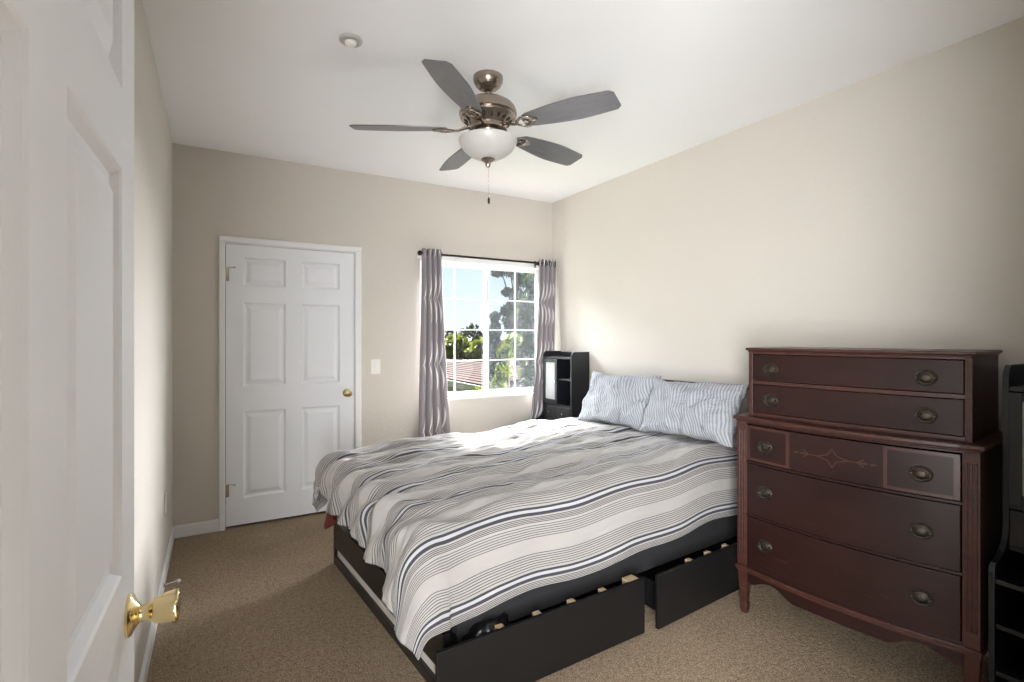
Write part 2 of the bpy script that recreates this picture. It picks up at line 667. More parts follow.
def tulip_knob(origin, parent, name='door_knob', side=-1):
    m = axis_mat(origin, (0, side, 0))
    b = MB().lathe([(0, 0), (.0325, 0), (.0325, .003), (.030, .006), (.022, .010), (.018, .013), (.0135, .016), (.0125, .026), (.0135, .0285), (.0145, .030), (.0165, .032),
                    (.0195, .036), (.0225, .046), (.0250, .058), (.0262, .064), (.0258, .067), (.0235, .0685), (.014, .0675), (0, .067)], m, 40)
    return b.build(name, 'brass', parent, smooth=35)


ZS = [(0.19, 0.818), (0.998, 1.608), (1.728, 1.935)]
XS = [(0.110, 0.396), (0.501, 0.789)]
door = panel_door(0.901, 2.024, .035, XS, ZS).build('door_1', 'door_paint', loc=(0.0765, YB + .002, 0.018))
struct(door)
tulip_knob((0.842, 0, 0.912), door)
for z in (0.255, 1.800):
    b = MB().lathe([(0, -.045), (.0055, -.045), (.0055, .045), (0, .045)], axis_mat((-0.004, -.008, z), (0, 0, 1)), 12)
    b.lathe([(0, .045), (.0035, .045), (.0045, .052), (0, .055)], axis_mat((-0.004, -.008, z), (0, 0, 1)), 12)
    b.box(-.003, .020, -.003, 0.0, z - .044, z + .044)
    h = b.build('hinge', 'chrome', door, smooth=35)
    b = MB().tube([(-.004, -.008, z + .05), (.045, -.045, z + .05), (.052, -.050, z + .05)], [.003, .003, .003], 8)
    b.tube([(-.004, -.008, z + .05), (-.040, -.016, z + .05)], .003, 8)
    b.lathe([(0, 0), (.006, 0), (.007, .005), (.005, .010), (0, .011)], axis_mat((.050, -.048, z + .05), (.8, -.6, 0)), 12)
    b.build('hinge_stop', 'chrome', h, smooth=35)

# the open entry door on the left, hinged at the near wall
door2 = panel_door(0.914, 2.024, .035, [(0.110, 0.402), (0.512, 0.804)], ZS).build('door_2', 'door_paint', loc=(-0.141, 0.157, 0.018), rot=(0, 0, math.radians(88.4)))
struct(door2)
tulip_knob((0.914 - 0.062, 0, 0.917), door2)
b = MB().box(0.9138, 0.9158, .006, .029, 0.89, 0.945).box(0.9158, 0.922, .011, .024, 0.905, 0.929)
b.build('latch_plate', 'brass', door2, bevel=.001)

# ------------------------------------------------------------------ window
wroot = MB()
FY0, FY1 = YB + .055, YB + .115
fw = .024
wroot.box(WX0, WX0 + fw, FY0, FY1, WZ0, WZ1)
wroot.box(WX1 - fw, WX1, FY0, FY1, WZ0, WZ1)
wroot.box(WX0 + fw, WX1 - fw, FY0, FY1, WZ0, WZ0 + fw)
wroot.box(WX0 + fw, WX1 - fw, FY0, FY1, WZ1 - fw, WZ1)
win = struct(wroot.build('window_1', 'vinyl', bevel=.003))
MXC = 2.208
for k, (a, c, yy) in enumerate(((WX0 + fw, MXC + .012, FY0 + .030), (MXC - .022, WX1 - fw, FY0 + .004))):
    s = .030 if k == 0 else .036
    b = MB()
    z0, z1 = WZ0 + fw, WZ1 - fw
    b.box(a, a + s, yy, yy + .024, z0, z1)
    b.box(c - s, c, yy, yy + .024, z0, z1)
    b.box(a + s, c - s, yy, yy + .024, z0, z0 + s * .6)
    b.box(a + s, c - s, yy, yy + .024, z1 - s * .6, z1)
    sash = b.build('sash', 'vinyl', win, bevel=.002)
    b = MB()
    mx_ = 1.893 if k == 0 else 2.512
    b.box(mx_ - .006, mx_ + .006, yy + .008, yy + .016, z0, z1)
    for zz in (1.158, 1.440, 1.720):
        b.box(a + s, mx_ - .006, yy + .008, yy + .016, zz - .006, zz + .006)
        b.box(mx_ + .006, c - s, yy + .008, yy + .016, zz - .006, zz + .006)
    b.build('muntins', 'vinyl', sash)
    b = MB().box(a + s * .5, c - s * .5, yy + .0175, yy + .0205, z0 + .005, z1 - .005)
    b.build('pane', 'window_glass', sash)
    if k == 1:
        b = MB()
        b.face([(a, FY1 + .004, z0), (c, FY1 + .004, z0), (c, FY1 + .004, z1), (a, FY1 + .004, z1)])
        b.build('insect_screen', 'screen_mesh', win)
b = MB().box(MXC - .018, MXC - .002, FY0 - .006, FY0 + .004, 1.385, 1.465)
b.build('window_latch', 'vinyl', win, bevel=.002)
# smooth white returns and sill round the opening
b = MB()
b.box(WX0, WX1, YB - .012, FY0, WZ0 - .018, WZ0 + .004)
struct(b.build('window_sill', 'white_trim', bevel=.003))
b = MB()
b.box(WX0 - .03, WX1 + .03, YB - .004, YB + .001, WZ1, WZ1 + .050)
b.box(WX0, WX1, YB - .004, FY0, WZ1 - .006, WZ1)
struct(b.build('trim_2', 'white_trim', bevel=.002))

# ------------------------------------------------------------------ small wall and ceiling fittings
sw = empty('light_switch', (1.147, YB, 1.131))
b = MB().box(-.039, .039, -.006, 0, -.060, .060)
b.build('cover_plate', 'plastic_white', sw, bevel=.003)
b = MB().box(-.016, .016, -.010, -.006, -.034, .034)
b.build('rocker', 'plastic_white', sw, bevel=.002)
tag(sw, 'white rocker light switch on the wall between closet door and window', 'light switch')

ou = empty('wall_outlet', (XL, 3.595, 0.41))
MB().box(0, .006, -.037, .037, -.060, .060).build('cover_plate', 'plastic_white', ou, bevel=.003)
for z in (-.022, .022):
    b = MB().lathe([(.0, 0), (.017, 0), (.016, .003), (0, .003)], axis_mat((.006, 0, z), (1, 0, 0)), 24)
    b.build('socket', 'plastic_white', ou)
tag(ou, 'white outlet plate low on the left wall', 'outlet')

sm = empty('smoke_detector', (0.528, 2.345, H))
MB().lathe([(0, 0), (.050, 0), (.051, -.006), (.047, -.011), (.036, -.013), (.033, -.009), (0, -.009)], seg=40).build('base_ring', 'plastic_shaded', sm, smooth=40)
MB().lathe([(.026, -.012), (.025, -.020), (.018, -.027), (0, -.028)], seg=32).build('cap', 'plastic_white', sm, smooth=40)
tag(sm, 'small round white detector on the ceiling left of the fan', 'smoke detector')

ds = empty('door_stop', (XL + .013, 3.30, 0.055))
MB().lathe([(0, 0), (.012, 0), (.012, .004), (.006, .007), (.0045, .008), (.0045, .066), (0, .066)], axis_mat((0, 0, 0), (1, 0, .12)), 16).build('rod', 'chrome', ds, smooth=40)
MB().lathe([(0, .064), (.008, .064), (.009, .070), (.008, .078), (0, .079)], axis_mat((0, 0, 0), (1, 0, .12)), 16).build('tip', 'plastic_white', ds, smooth=40)
tag(ds, 'thin metal door stop on the left baseboard behind the brass knob', 'door stop')

# ------------------------------------------------------------------ curtain rod and curtains
CY = 4.125
RZ = 2.078
rod = empty('curtain_rod', (2.12, CY, RZ))
MB().tube([(-.60, 0, 0), (.60, 0, 0)], .0095, 16).build('pole', 'dark_bronze', rod, smooth=40)
for sx in (-1, 1):
    b = MB().lathe([(0, 0), (.011, 0), (.011, .008), (.016, .010), (.021, .018), (.0225, .027), (.020, .036), (.012, .043), (0, .046)], axis_mat((sx * .598, 0, 0), (sx, 0, 0), (0, 0, 1)), 24)
    b.build('finial', 'dark_bronze', rod, smooth=40)
    b = MB().box(sx * .57 - .010, sx * .57 + .010, YB - CY - .004, YB - CY, -.035, .03)
    b.tube([(sx * .57, YB - CY - .003, -.008), (sx * .57, 0, -.012)], .006, 10)
    b.build('bracket', 'dark_bronze', rod, smooth=40)
tag(rod, 'dark bronze curtain rod with ball ends above the window', 'curtain rod')


def make_curtain(label, top, bot, seedv, folds):
    root = empty('curtain', ((top[0] + top[1]) / 2, CY, 0.0))
    ox = root.location.x
    ztop, zbot = RZ + .040, .025
    flat = 1.12

    def fn(u, v):
        # v: 0 bottom .. 1 top
        z = zbot + (ztop - zbot) * v
        e = (1 - v) ** 1.25
        x0 = top[0] + (bot[0] - top[0]) * e
        x1 = top[1] + (bot[1] - top[1]) * e
        w = x1 - x0
        ph = 2 * PI * folds * (u + .03 * math.sin(5 * u + seedv) * (1 - v)) + seedv
        amp = .046 + .006 * math.sin(3 * v + 2 * u)
        y = .62 * amp * (1 - 2 * abs(math.sin(ph / 2)) ** .75) + .010 * noise.noise((u * 6, v * 3, seedv))
        x = x0 + w * (u + .018 * math.sin(2 * ph) / folds)
        x += .012 * noise.noise((u * 3, v * 2.2, seedv + 4)) * (1 - v)
        y += .008 * math.sin(4.2 * v + seedv)
        return (x - ox, y, z)
    b = MB()
    b.grid(150, 90, fn, lambda u, v: (u * flat + seedv * .07, (ztop - zbot) * v))
    cl = b.build('cloth', 'curtain_cloth', root, smooth=180)
    so = cl.modifiers.new('solid', 'SOLIDIFY')
    so.thickness = .0025
    for k in range(folds * 2):
        u = (k + .5) / (folds * 2)
        p = fn(u, (RZ - zbot) / (ztop - zbot))
        # grommet at the place where the fold crosses the rod
        ring = [(p[0] + .004 * math.cos(0), .024 * math.cos(a), RZ + .024 * math.sin(a)) for a in [2 * PI * i / 20 for i in range(20)]]
        MB().tube(ring, .0045, 8, closed=True).build('grommet', 'dark_bronze', root, smooth=60)
    tag(root, label, 'curtain')
    return root


make_curtain('grey curtain with white curved lines hanging left of the window', (1.515, 1.690), (1.478, 1.818), 0.4, 4)
make_curtain('grey curtain with white curved lines in the corner right of the window', (2.675, 2.868), (2.535, 2.785), 2.1, 4)

# ================================================================== CEILING FAN
FX, FYY = 1.210, 2.334
fan = empty('ceiling_fan', (FX, FYY, H))
MB().lathe([(0, 0), (.075, 0), (.076, -.012), (.074, -.026), (.064, -.046), (.048, -.060), (.034, -.066), (0, -.066)], seg=48).build('canopy', 'nickel', fan, smooth=35)
b = MB().lathe([(.032, -.060), (.034, -.066), (.024, -.075), (.0, -.078)], seg=32)
b.lathe([(0, -.07), (.0125, -.07), (.0125, -.118), (.02, -.120), (.022, -.128), (0, -.128)], seg=24)
b.build('downrod', 'nickel', fan, smooth=35)
mo = MB().lathe([(0, -.112), (.030, -.112), (.045, -.118), (.062, -.122), (.085, -.126), (.108, -.133), (.128, -.146), (.140, -.162), (.146, -.180), (.147, -.195), (.140, -.200), (.143, -.205),
                 (.141, -.214), (.128, -.222), (.104, -.238), (.090, -.250), (.088, -.262), (.096, -.266), (.097, -.276), (.072, -.284), (.068, -.300), (.078, -.305), (.080, -.316), (0, -.316)], seg=64).build('motor_housing', 'nickel', fan, smooth=35)
for k in range(20):
    a = 2 * PI * k / 20
    d = Vector((math.cos(a), math.sin(a), 0))
    m = axis_mat(d * .1135 + Vector((0, 0, -.2335)), d * .62 + Vector((0, 0, -.78)), d.cross(Vector((0, 0, 1))))
    MB().lathe([(0, -.002), (.0052, -.002), (.0052, .0022), (0, .0022)], m, 14, sx=1.0, sy=2.4).build('vent_slot', 'bronze_hole', mo)
MB().lathe([(.140, -.320), (.149, -.322), (.1485, -.329), (.141, -.350), (.125, -.372), (.100, -.394), (.066, -.411), (.030, -.419), (0, -.420)], seg=64).build('light_bowl', 'bowl_glass', fan, smooth=60)
MB().lathe([(0, -.414), (.034, -.414), (.036, -.421), (.024, -.430), (.014, -.435), (.014, -.447), (.009, -.458), (0, -.462)], seg=32).build('finial', 'nickel', fan, smooth=40)
ch = MB()
for k in range(42):
    z = -.462 - k * .0036
    ch.lathe([(0, -.0016), (.0014, -.0008), (.0014, .0008), (0, .0016)], axis_mat((0.004, 0, z), (0, 0, 1)), 6)
cho = ch.build('pull_chain', 'chrome', fan, smooth=60)
MB().lathe([(0, 0), (.003, -.001), (.0058, -.008), (.0062, -.026), (.0035, -.033), (0, -.034)], axis_mat((.004, 0, -.612), (0, 0, 1)), 16).build('pull_fob', 'dark_bronze', cho, smooth=50)

ANG = [math.radians(a) for a in (11.2, 83.2, 152.0, 224.4, 298.5)]
blade0 = None
iron0 = None
for a in ANG:
    if blade0 is None:
        # blade outline, root to tip, gently widening
        out = []
        N = 26
        up, dn = [], []
        for i in range(N + 1):
            s = i / N
            r = .205 + .478 * s
            w = .044 + .034 * math.sin(min(1, s * 1.5) * PI / 2) - .040 * max(0, s - .55) ** 1.3
            if s < .06:
                w *= .62 + .38 * (s / .06) ** .5
            if s > .955:
                q = (s - .955) / .045
                w *= (1 - .26 * q ** 2)
            up.append((r, w + .012 * s))
            dn.append((r, -w + .012 * s))
        poly = dn + up[::-1]
        pitch = Matrix.Rotation(math.radians(-13), 4, 'X')
        b = MB()
        b.prism(poly, -.003, .003, lambda p, q, h: pitch @ Vector((p, q, h)))
        blade0 = b.build('fan_blade', 'fan_blade', fan, bevel=.001, loc=(0, 0, -.268), rot=(0, 0, a))
        b = MB()
        # arm from the motor, then an open pear shaped plate under the blade root
        b.tube([(.088, 0, .012), (.120, 0, .006), (.150, 0, -.006), (.180, 0, -.010)], [.013, .012, .011, .010], 12, flat=.55)
        for sgn in (-1, 1):
            pts = []
            for i in range(13):
                s = i / 12
                pts.append(pitch @ Vector((.170 + .100 * s, sgn * .036 * math.sin(PI * min(1, s * 1.0)) ** .8, -.008)))
            b.tube(pts, .0085, 10, flat=.6)
        b.lathe([(0, 0), (.020, 0), (.020, -.006), (.013, -.010), (0, -.011)], pitch @ axis_mat((.265, 0, -.003), (0, 0, 1)), 20)
        b.lathe([(0, 0), (.013, 0), (.012, -.007), (0, -.009)], pitch @ axis_mat((.222, 0, -.003), (0, 0, 1)), 16)
        iron0 = b.build('blade_iron', 'nickel', fan, smooth=40, loc=(0, 0, -.268), rot=(0, 0, a))
    else:
        for src in (blade0, iron0):
            c = src.copy()
            COL.objects.link(c)
            c.parent = fan
            c.rotation_euler = (0, 0, a)
tag(fan, 'five blade ceiling fan with brushed nickel motor and frosted light bowl', 'ceiling fan')

# ================================================================== BED
BX = Vector((.997, .0777, 0)).normalized()
BA = math.atan2(BX.y, BX.x)
BO = Vector((.745, 1.80, 0))
bed = empty('platform_bed', BO, BA)
BW = 1.46
# footboard: panel, recessed pale strip, bottom rail
b = MB()
b.box(0, .030, 0, BW, .108, .258)
b.box(0, .030, 0, .022, 0, .108)
b.box(0, .030, BW - .022, BW, 0, .108)
b.box(0, .030, .022, BW - .022, 0, .046)
foot = b.build('footboard', 'black_wood', bed, bevel=.0025)
MB().box(.018, .028, .023, BW - .023, .047, .107).build('recessed_strip', 'grey_board', foot)
for y0, nm in ((0.03, 'side_rail'), (BW - .06, 'side_rail')):
    b = MB().box(.075, 2.065, y0, y0 + .03, .19, .40)
    b.build(nm, 'black_fabric', bed, bevel=.006)
b = MB().box(.075, .105, .06, BW - .06, .19, .40)
b.build('end_rail', 'black_fabric', bed, bevel=.006)
b = MB().box(.030, .0755, .03, BW - .03, .19, .215)
b.build('corner_ledge', 'black_board', bed)
b = MB().box(.105, 2.065, .06, BW - .06, .36, .385)
b.build('bed_deck', 'pale_wood', bed)
b = MB().box(2.066, 2.105, -.03, BW - .10, 0, 1.072)
b.build('headboard', 'black_wood', bed, bevel=.003)
for x in (.5, 1.5):
    MB().box(x, x + .06, .70, .76, 0, .36).build('centre_leg', 'black_board', bed)
tag(bed, 'low black platform bed with plain footboard and dark side rail', 'bed')

mt = MB().box(.085, 2.055, .035, BW - .035, .387, .615).build('mattress', 'mattress_cloth', bevel=.05)
mt.location = BO
mt.rotation_euler = (0, 0, BA)
tag(mt, 'mattress on the platform bed under the striped duvet', 'mattress')

# ---- drawers on the floor under the bed, pulled forward
def bed_drawer(x0, x1, y, label, skew):
    w = x1 - x0
    p = BO + Matrix.Rotation(BA, 3, 'Z') @ Vector((x0, y, 0))
    d = empty('underbed_drawer', p, BA + skew)
    MB().box(0, w, 0, .018, .012, .262).build('drawer_front', 'black_board', d, bevel=.002)
    b = MB()
    b.box(.10, w - .02, .60, .614, .03, .165)
    b.box(.10, .114, .018, .60, .03, .165)
    b.box(w - .034, w - .02, .018, .60, .03, .165)
    b.box(.114, w - .034, .018, .60, .03, .042)
    b.build('drawer_box', 'black_board', d)
    for x in (.16, w - .09):
        for yy in (.06, .53):
            MB().lathe([(0, -.012), (.015, -.012), (.015, .012), (0, .012)], axis_mat((x, yy, .015), (1, 0, 0), (0, 0, 1)), 16).build('caster', 'black_board', d, smooth=40)
    n = 5
    for k in range(n):
        xx = .28 + (w - .33) * k / (n - 1)
        big = k == n - 1
        b = MB().box(xx - (.030 if big else .015), xx + (.030 if big else .015), .018, .065 if big else .050, .225, .2615 if big else .2585)
        b.build('wood_cleat', 'pale_wood', d, bevel=.001)
    tag(d, label, 'drawer', 'rolling drawers under the bed')
    return d


dr = bed_drawer(-.073, .968, -.095, 'black under-bed drawer nearest the foot of the bed', -.0297)
bed_drawer(1.037, 2.00, -.146, 'black under-bed drawer beside the mahogany dresser', .012)
b = MB()
bmesh.ops.create_icosphere(b.bm, subdivisions=4, radius=1.0)
for v in b.bm.verts:
    n = noise.noise(v.co * 2.2) * .35 + noise.noise(v.co * 5) * .15
    v.co = Vector((v.co.x * .13 * (1 + n), v.co.y * .07 * (1 + n), v.co.z * .10 * (1 + n * .8)))
p = BO + Matrix.Rotation(BA, 3, 'Z') @ Vector((.20, -.015, .155))
bag = b.build('black_bag', 'black_bag', smooth=180, loc=p, rot=(0, 0, BA))
tag(bag, 'crumpled glossy black bag stuffed in the front under-bed drawer', 'bag')

# ---- duvet
DY_0, DY_1 = -.035, BW + .03
RR = .125


def dx0(bb):
    q = min(1, max(0, bb / BW))
    return -.095 - .025 * q - .06 * (1 - q) ** 3


def top_z(a, bb):
    return .672 + .062 * (1 - math.exp(-max(0, a) / .8)) + .012 * math.sin(PI * min(1, max(0, bb / BW)))


def duvet_pt(a, bb, extra=0.0):
    cx = max(a, dx0(bb) + RR)
    cy = min(max(bb, DY_0 + RR), DY_1 - RR)
    dx, dy = a - cx, bb - cy
    d = math.hypot(dx, dy)
    if d < 1e-9:
        hx = hy = 0
        drop = 0
        nx = ny = 0
        nz = 1
    else:
        ux, uy = dx / d, dy / d
        if d < RR * PI / 2:
            hor = RR * math.sin(d / RR)
            drop = RR * (1 - math.cos(d / RR))
            nz = math.cos(d / RR)
            nh = math.sin(d / RR)
        else:
            hor = RR
            drop = RR + d - RR * PI / 2
            nz, nh = 0, 1
        hor += .07 * max(0, drop - .1) * (1.5 if a < 0 else 1)
        hx, hy = ux * hor, uy * hor
        nx, ny = ux * nh, uy * nh
    P = Vector((cx + hx, cy + hy, top_z(a, bb) - drop))
    Nn = Vector((nx, ny, nz)).normalized()
    # crumples: ridges that run along the bed, bigger on top and at the foot
    ontop = nz
    ny_ = bb + .06 * math.sin(2.3 * a + 1)
    w = .026 * noise.noise((a * 2.0, ny_ * 9.0, 1.3)) + .020 * noise.noise((a * 4.0 + 3, ny_ * 18.0, 7.7)) + .009 * noise.noise((a * 11, ny_ * 34.0, 2.2))
    lump = .022 * noise.noise((a * 1.7, bb * 2.1, 5.1))
    near_side = max(0, min(1, (DY_0 + RR - bb) / .12))
    fade = 1 - .88 * near_side
    w = w * fade + lump * (1 - .92 * near_side)
    if a < .25:
        # diagonal folds where the cover pulls over the foot
        q = (a * .8 + bb * 1.0)
        w += .016 * (1 - max(0, a + .2) / .45) * math.sin(q * 24 + 3 * noise.noise((a * 2, bb * 2, 3))) * (1 - .5 * near_side)
    if near_side > 0:
        w += .004 * near_side * math.sin(a * 7.5 + 1.1) * min(1, d / .4) + .006 * near_side * noise.noise((a * 5, bb * 3, 9))
    return P + Nn * w


def duvet_fn(u, v):
    # v: 0 near hem .. 1 far hem ; u: 0 foot .. 1 head
    b_lo = -.344 + .012 * math.sin(9 * u) + .010 * math.sin(23 * u + 1)
    b_hi = BW + .25
    bb = b_lo + (b_hi - b_lo) * v
    q = min(1, max(0, bb / BW))
    tt = min(1, max(0, -bb / .344))
    a_lo = dx0(bb) + RR - (.305 + .02 * q ** 2 + .13 * math.exp(-(q / .12) ** 2) - .13 * tt ** 2)
    a_lo += .018 * math.sin(11 * q + .7) + .03 * math.exp(-((q - .45) / .06) ** 2)
    a_lo += .17 * math.exp(-((bb / BW - .90) / .075) ** 2) + .10 * min(1, max(0, (bb - BW) / .25))
    a_hi = 1.965 + .01 * math.sin(8 * v)
    a = a_lo + (a_hi - a_lo) * u
    return duvet_pt(a, bb)


def duvet_uv(u, v):
    b_lo, b_hi = -.344, BW + .25
    return (u * 2.3, (b_hi - b_lo) * v)


b = MB()
b.grid(300, 240, duvet_fn, duvet_uv)
dv = b.build('duvet', 'duvet_cloth', smooth=180)
so = dv.modifiers.new('solid', 'SOLIDIFY')
so.thickness = .022
so.offset = -1
dv.location = BO
dv.rotation_euler = (0, 0, BA)
tag(dv, 'cream duvet with navy and grey stripes draped over the bed', 'duvet')

# maroon blanket corner at the far foot corner
b = MB()


def mar(u, v):
    z = .53 - .32 * v * (1 - .45 * abs(u - .30) - .2 * u)
    y = 3.315 - .30 * u - .03 * v * u
    x = .612 + .016 * math.sin(9 * u + 2.5 * v) * (.3 + v) - .012 * v + .05 * u * (1 - v)
    return (x, y, z)


b.grid(36, 28, mar)
mb = b.build('maroon_blanket', 'maroon_cloth', smooth=180)
so = mb.modifiers.new('solid', 'SOLIDIFY')
so.thickness = .006
tag(mb, 'maroon blanket corner poking out below the duvet at the bed foot', 'blanket')

# ---- pillows
def pillow(label, name, center, w, h, th, up, right, mat, roll=0.0, seedv=0.0, stripe_rot=0.0):
    up = Vector(up).normalized()
    right = Vector(right)
    right = (right - up * right.dot(up)).normalized()
    nrm = right.cross(up)
    R = Matrix((right, up, nrm)).transposed()
    R = R @ Matrix.Rotation(roll, 3, 'Z')
    bm_ = MB()
    N = 56

    def mk(side):
        def f(u, v):
            p, q = u * 2 - 1, v * 2 - 1
            px = p * w / 2 * (1 - .055 * (1 - abs(q) ** 2.2) * abs(p) ** 3)
            py = q * h / 2 * (1 - .085 * (1 - abs(p) ** 2.2) * abs(q) ** 3)
            prof = max(0, (1 - abs(p) ** 2.4) * (1 - abs(q) ** 2.2)) ** .52
            edge = min(1, prof * 2.2)
            wr = .036 * noise.noise((px * 8 + py * 3 + seedv, py * 9 - px * 2, side * 3.0)) + .020 * noise.noise((px * 20, py * 16 + seedv, side * 5.0))
            wr += .011 * math.sin(px * 18 + py * 34 + seedv * 2 + 3 * noise.noise((px * 4, py * 4, seedv))) * max(0, .75 - abs(p - .3))
            z = side * (th / 2 * prof + wr * edge)
            px += .016 * noise.noise((p * 2.3, q * 2.3, seedv + 8))
            py += .016 * noise.noise((p * 2.3, q * 2.3, seedv + 18))
            return Vector((px, py, z))
        return f
    cs, sn = math.cos(stripe_rot), math.sin(stripe_rot)
    for side in (1, -1):
        bm_.grid(N, N, mk(side), lambda u, v: ((u * w) * cs - (v * h) * sn, (u * w) * sn + (v * h) * cs))
    bmesh.ops.remove_doubles(bm_.bm, verts=bm_.bm.verts[:], dist=.0006)
    o = bm_.build(name, mat, smooth=180)
    o.rotation_euler = R.to_euler()
    o.location = center
    o['label'] = label
    o['category'] = 'pillow'
    o['group'] = 'pillows at the head of the bed'
    return o


RIGHT = (.07, -1, 0)
pillow('striped blue-grey pillow leaning by the bookcase, far side of the bed', 'pillow', (2.555, 2.880, .918), .68, .40, .19, (.13, .02, .32), RIGHT, 'pillow_cloth', roll=math.radians(-1.5), seedv=1.7, stripe_rot=math.radians(-22))
pillow('striped blue-grey pillow leaning next to the dresser', 'pillow', (2.545, 2.205, .928), .675, .38, .19, (.15, .02, .30), RIGHT, 'pillow_cloth', roll=math.radians(-0.5), seedv=6.2, stripe_rot=math.radians(-12))
pillow('taupe pillow half hidden behind the near striped pillow', 'pillow', (2.660, 2.02, .895), .50, .37, .14, (.10, 0, .32), RIGHT, 'taupe_cloth', seedv=3.3)

# ================================================================== DRESSER
E1 = Vector((.122, -.9925, 0)).normalized()
DR = empty('chest_of_drawers', (2.275, 1.672, 0), math.atan2(E1.y, E1.x))
W = .918
BOW = .042


def bow(x, x0, x1, amt, y=0.0):
    q = 2 * (x - x0) / (x1 - x0) - 1
    return y - amt * (1 - q * q)


def bow_poly(x0, x1, yfront, amt, yback, n=22, full=None):
    f0, f1 = full or (x0, x1)
    pts = [(x0 + (x1 - x0) * i / n, bow(x0 + (x1 - x0) * i / n, f0, f1, amt, yfront)) for i in range(n + 1)]
    return pts + [(x1, yback), (x0, yback)]


def xyz(a, b_, h):
    return Vector((a, b_, h))


ST = .051                                    # front posts
b = MB()
b.box(.004, .024, .05, .455, .21, .957)      # sides
b.box(W - .024, W - .004, .05, .455, .21, .957)
b.box(.004, W - .004, .435, .455, .21, .957)
for z in (.241, .497, .757):                 # rails between the drawers
    b.prism(bow_poly(ST - .004, W - ST + .004, -.004, BOW, .40), z, z + .012, xyz)
b.prism(bow_poly(ST - .004, W - ST + .004, -.004, BOW, .40), .948, .957, xyz)
carc = b.build('lower_case', 'mahogany', DR, bevel=.0015)
for x0 in (0, W - ST):
    b = MB().box(x0, x0 + ST, -.004, .05, .243, .957)
    for k in range(3):                       # reeds
        xx = x0 + .012 + k * .0135
        b.tube([(xx, -.004, .30), (xx, -.004, .915)], .0048, 8)
    b.box(x0 + .006, x0 + ST - .006, -.008, -.003, .765, .772)
    b.build('post', 'mahogany_edge', DR, bevel=.002)
for x0, f in ((0, 1), (W - .05, -1)):
    for y0, nm in ((-.002, 'leg'), (.405, 'leg')):
        b = MB()
        tops = [(x0, y0), (x0 + .05, y0), (x0 + .05, y0 + .05), (x0, y0 + .05)]
        secs = [(.220, .0, .0), (.17, .002, .0), (.06, .010, .0), (.045, .007, .0), (.02, .008, .0), (0, .012, .0)]
        rings = []
        for z, ins, _ in secs:
            rings.append([b.bm.verts.new((x + (ins if i in (0, 3) else -ins), y + (ins if i in (0, 1) else -ins), z)) for i, (x, y) in enumerate(tops)])
        for A, B in zip(rings, rings[1:]):
            for k in range(4):
                j = (k + 1) % 4
                b.bm.faces.new((A[k], A[j], B[j], B[k]))
        b.bm.faces.new(rings[0])
        b.bm.faces.new(rings[-1])
        b.build(nm, 'mahogany_edge', DR, bevel=.003)
# base moulding and shaped apron
b = MB()


def clampbow(x, amt):
    if x <= ST or x >= W - ST:
        return 0
    q = 2 * (x - ST) / (W - 2 * ST) - 1
    return amt * (1 - q * q)


def front_poly(x0, x1, off, yback, amt=BOW, n=40):
    pts = [(x0 + (x1 - x0) * i / n, off - clampbow(x0 + (x1 - x0) * i / n, amt)) for i in range(n + 1)]
    return pts + [(x1, yback), (x0, yback)]


b.prism(front_poly(-.006, W + .006, -.014, .03), .226, .243, xyz)
b.prism(front_poly(-.003, W + .003, -.009, .03), .216, .226, xyz)
b.box(-.006, .004, .03, .45, .218, .243)
b.box(W - .004, W + .006, .03, .45, .218, .243)
b.build('base_moulding', 'mahogany_edge', DR, bevel=.002)
b = MB()
n = 40
fr_, bk_ = [], []
for i in range(n + 1):
    x = .05 + (W - .10) * i / n
    q = abs(2 * i / n - 1)
    dep = .060 - .040 * max(0, math.sin(PI * min(1, max(0, (q - .45) / .50)))) ** 1.3
    if q > .97:
        dep = .045
    y = .004 - clampbow(x, BOW)
    fr_.append((b.bm.verts.new((x, y, .218)), b.bm.verts.new((x, y, .218 - dep))))
    bk_.append((b.bm.verts.new((x, y + .018, .218)), b.bm.verts.new((x, y + .018, .218 - dep))))
for i in range(n):
    b.bm.faces.new((fr_[i][0], fr_[i][1], fr_[i + 1][1], fr_[i + 1][0]))
    b.bm.faces.new((bk_[i][0], bk_[i + 1][0], bk_[i + 1][1], bk_[i][1]))
    b.bm.faces.new((fr_[i][1], bk_[i][1], bk_[i + 1][1], fr_[i + 1][1]))
    b.bm.faces.new((fr_[i][0], fr_[i + 1][0], bk_[i + 1][0], bk_[i][0]))
for e in (0, n):
    b.bm.faces.new((fr_[e][0], bk_[e][0], bk_[e][1], fr_[e][1]))
b.build('apron', 'mahogany', DR)
# ledge slab
b = MB()
b.prism(front_poly(-.014, W + .014, -.020, .462), .966, .984, xyz)
b.prism(front_poly(-.006, W + .006, -.010, .460), .957, .966, xyz)
b.build('ledge', 'mahogany_edge', DR, bevel=.004)
# upper case
UX0, UX1, UY = .036, W - .030, .045
UB = .022


def upper_poly(x0, x1, off, yback, n=30):
    pts = []
    for i in range(n + 1):
        x = x0 + (x1 - x0) * i / n
        q = 2 * (x - UX0) / (UX1 - UX0) - 1
        pts.append((x, UY + off - UB * max(0, 1 - q * q)))
    return pts + [(x1, yback), (x0, yback)]


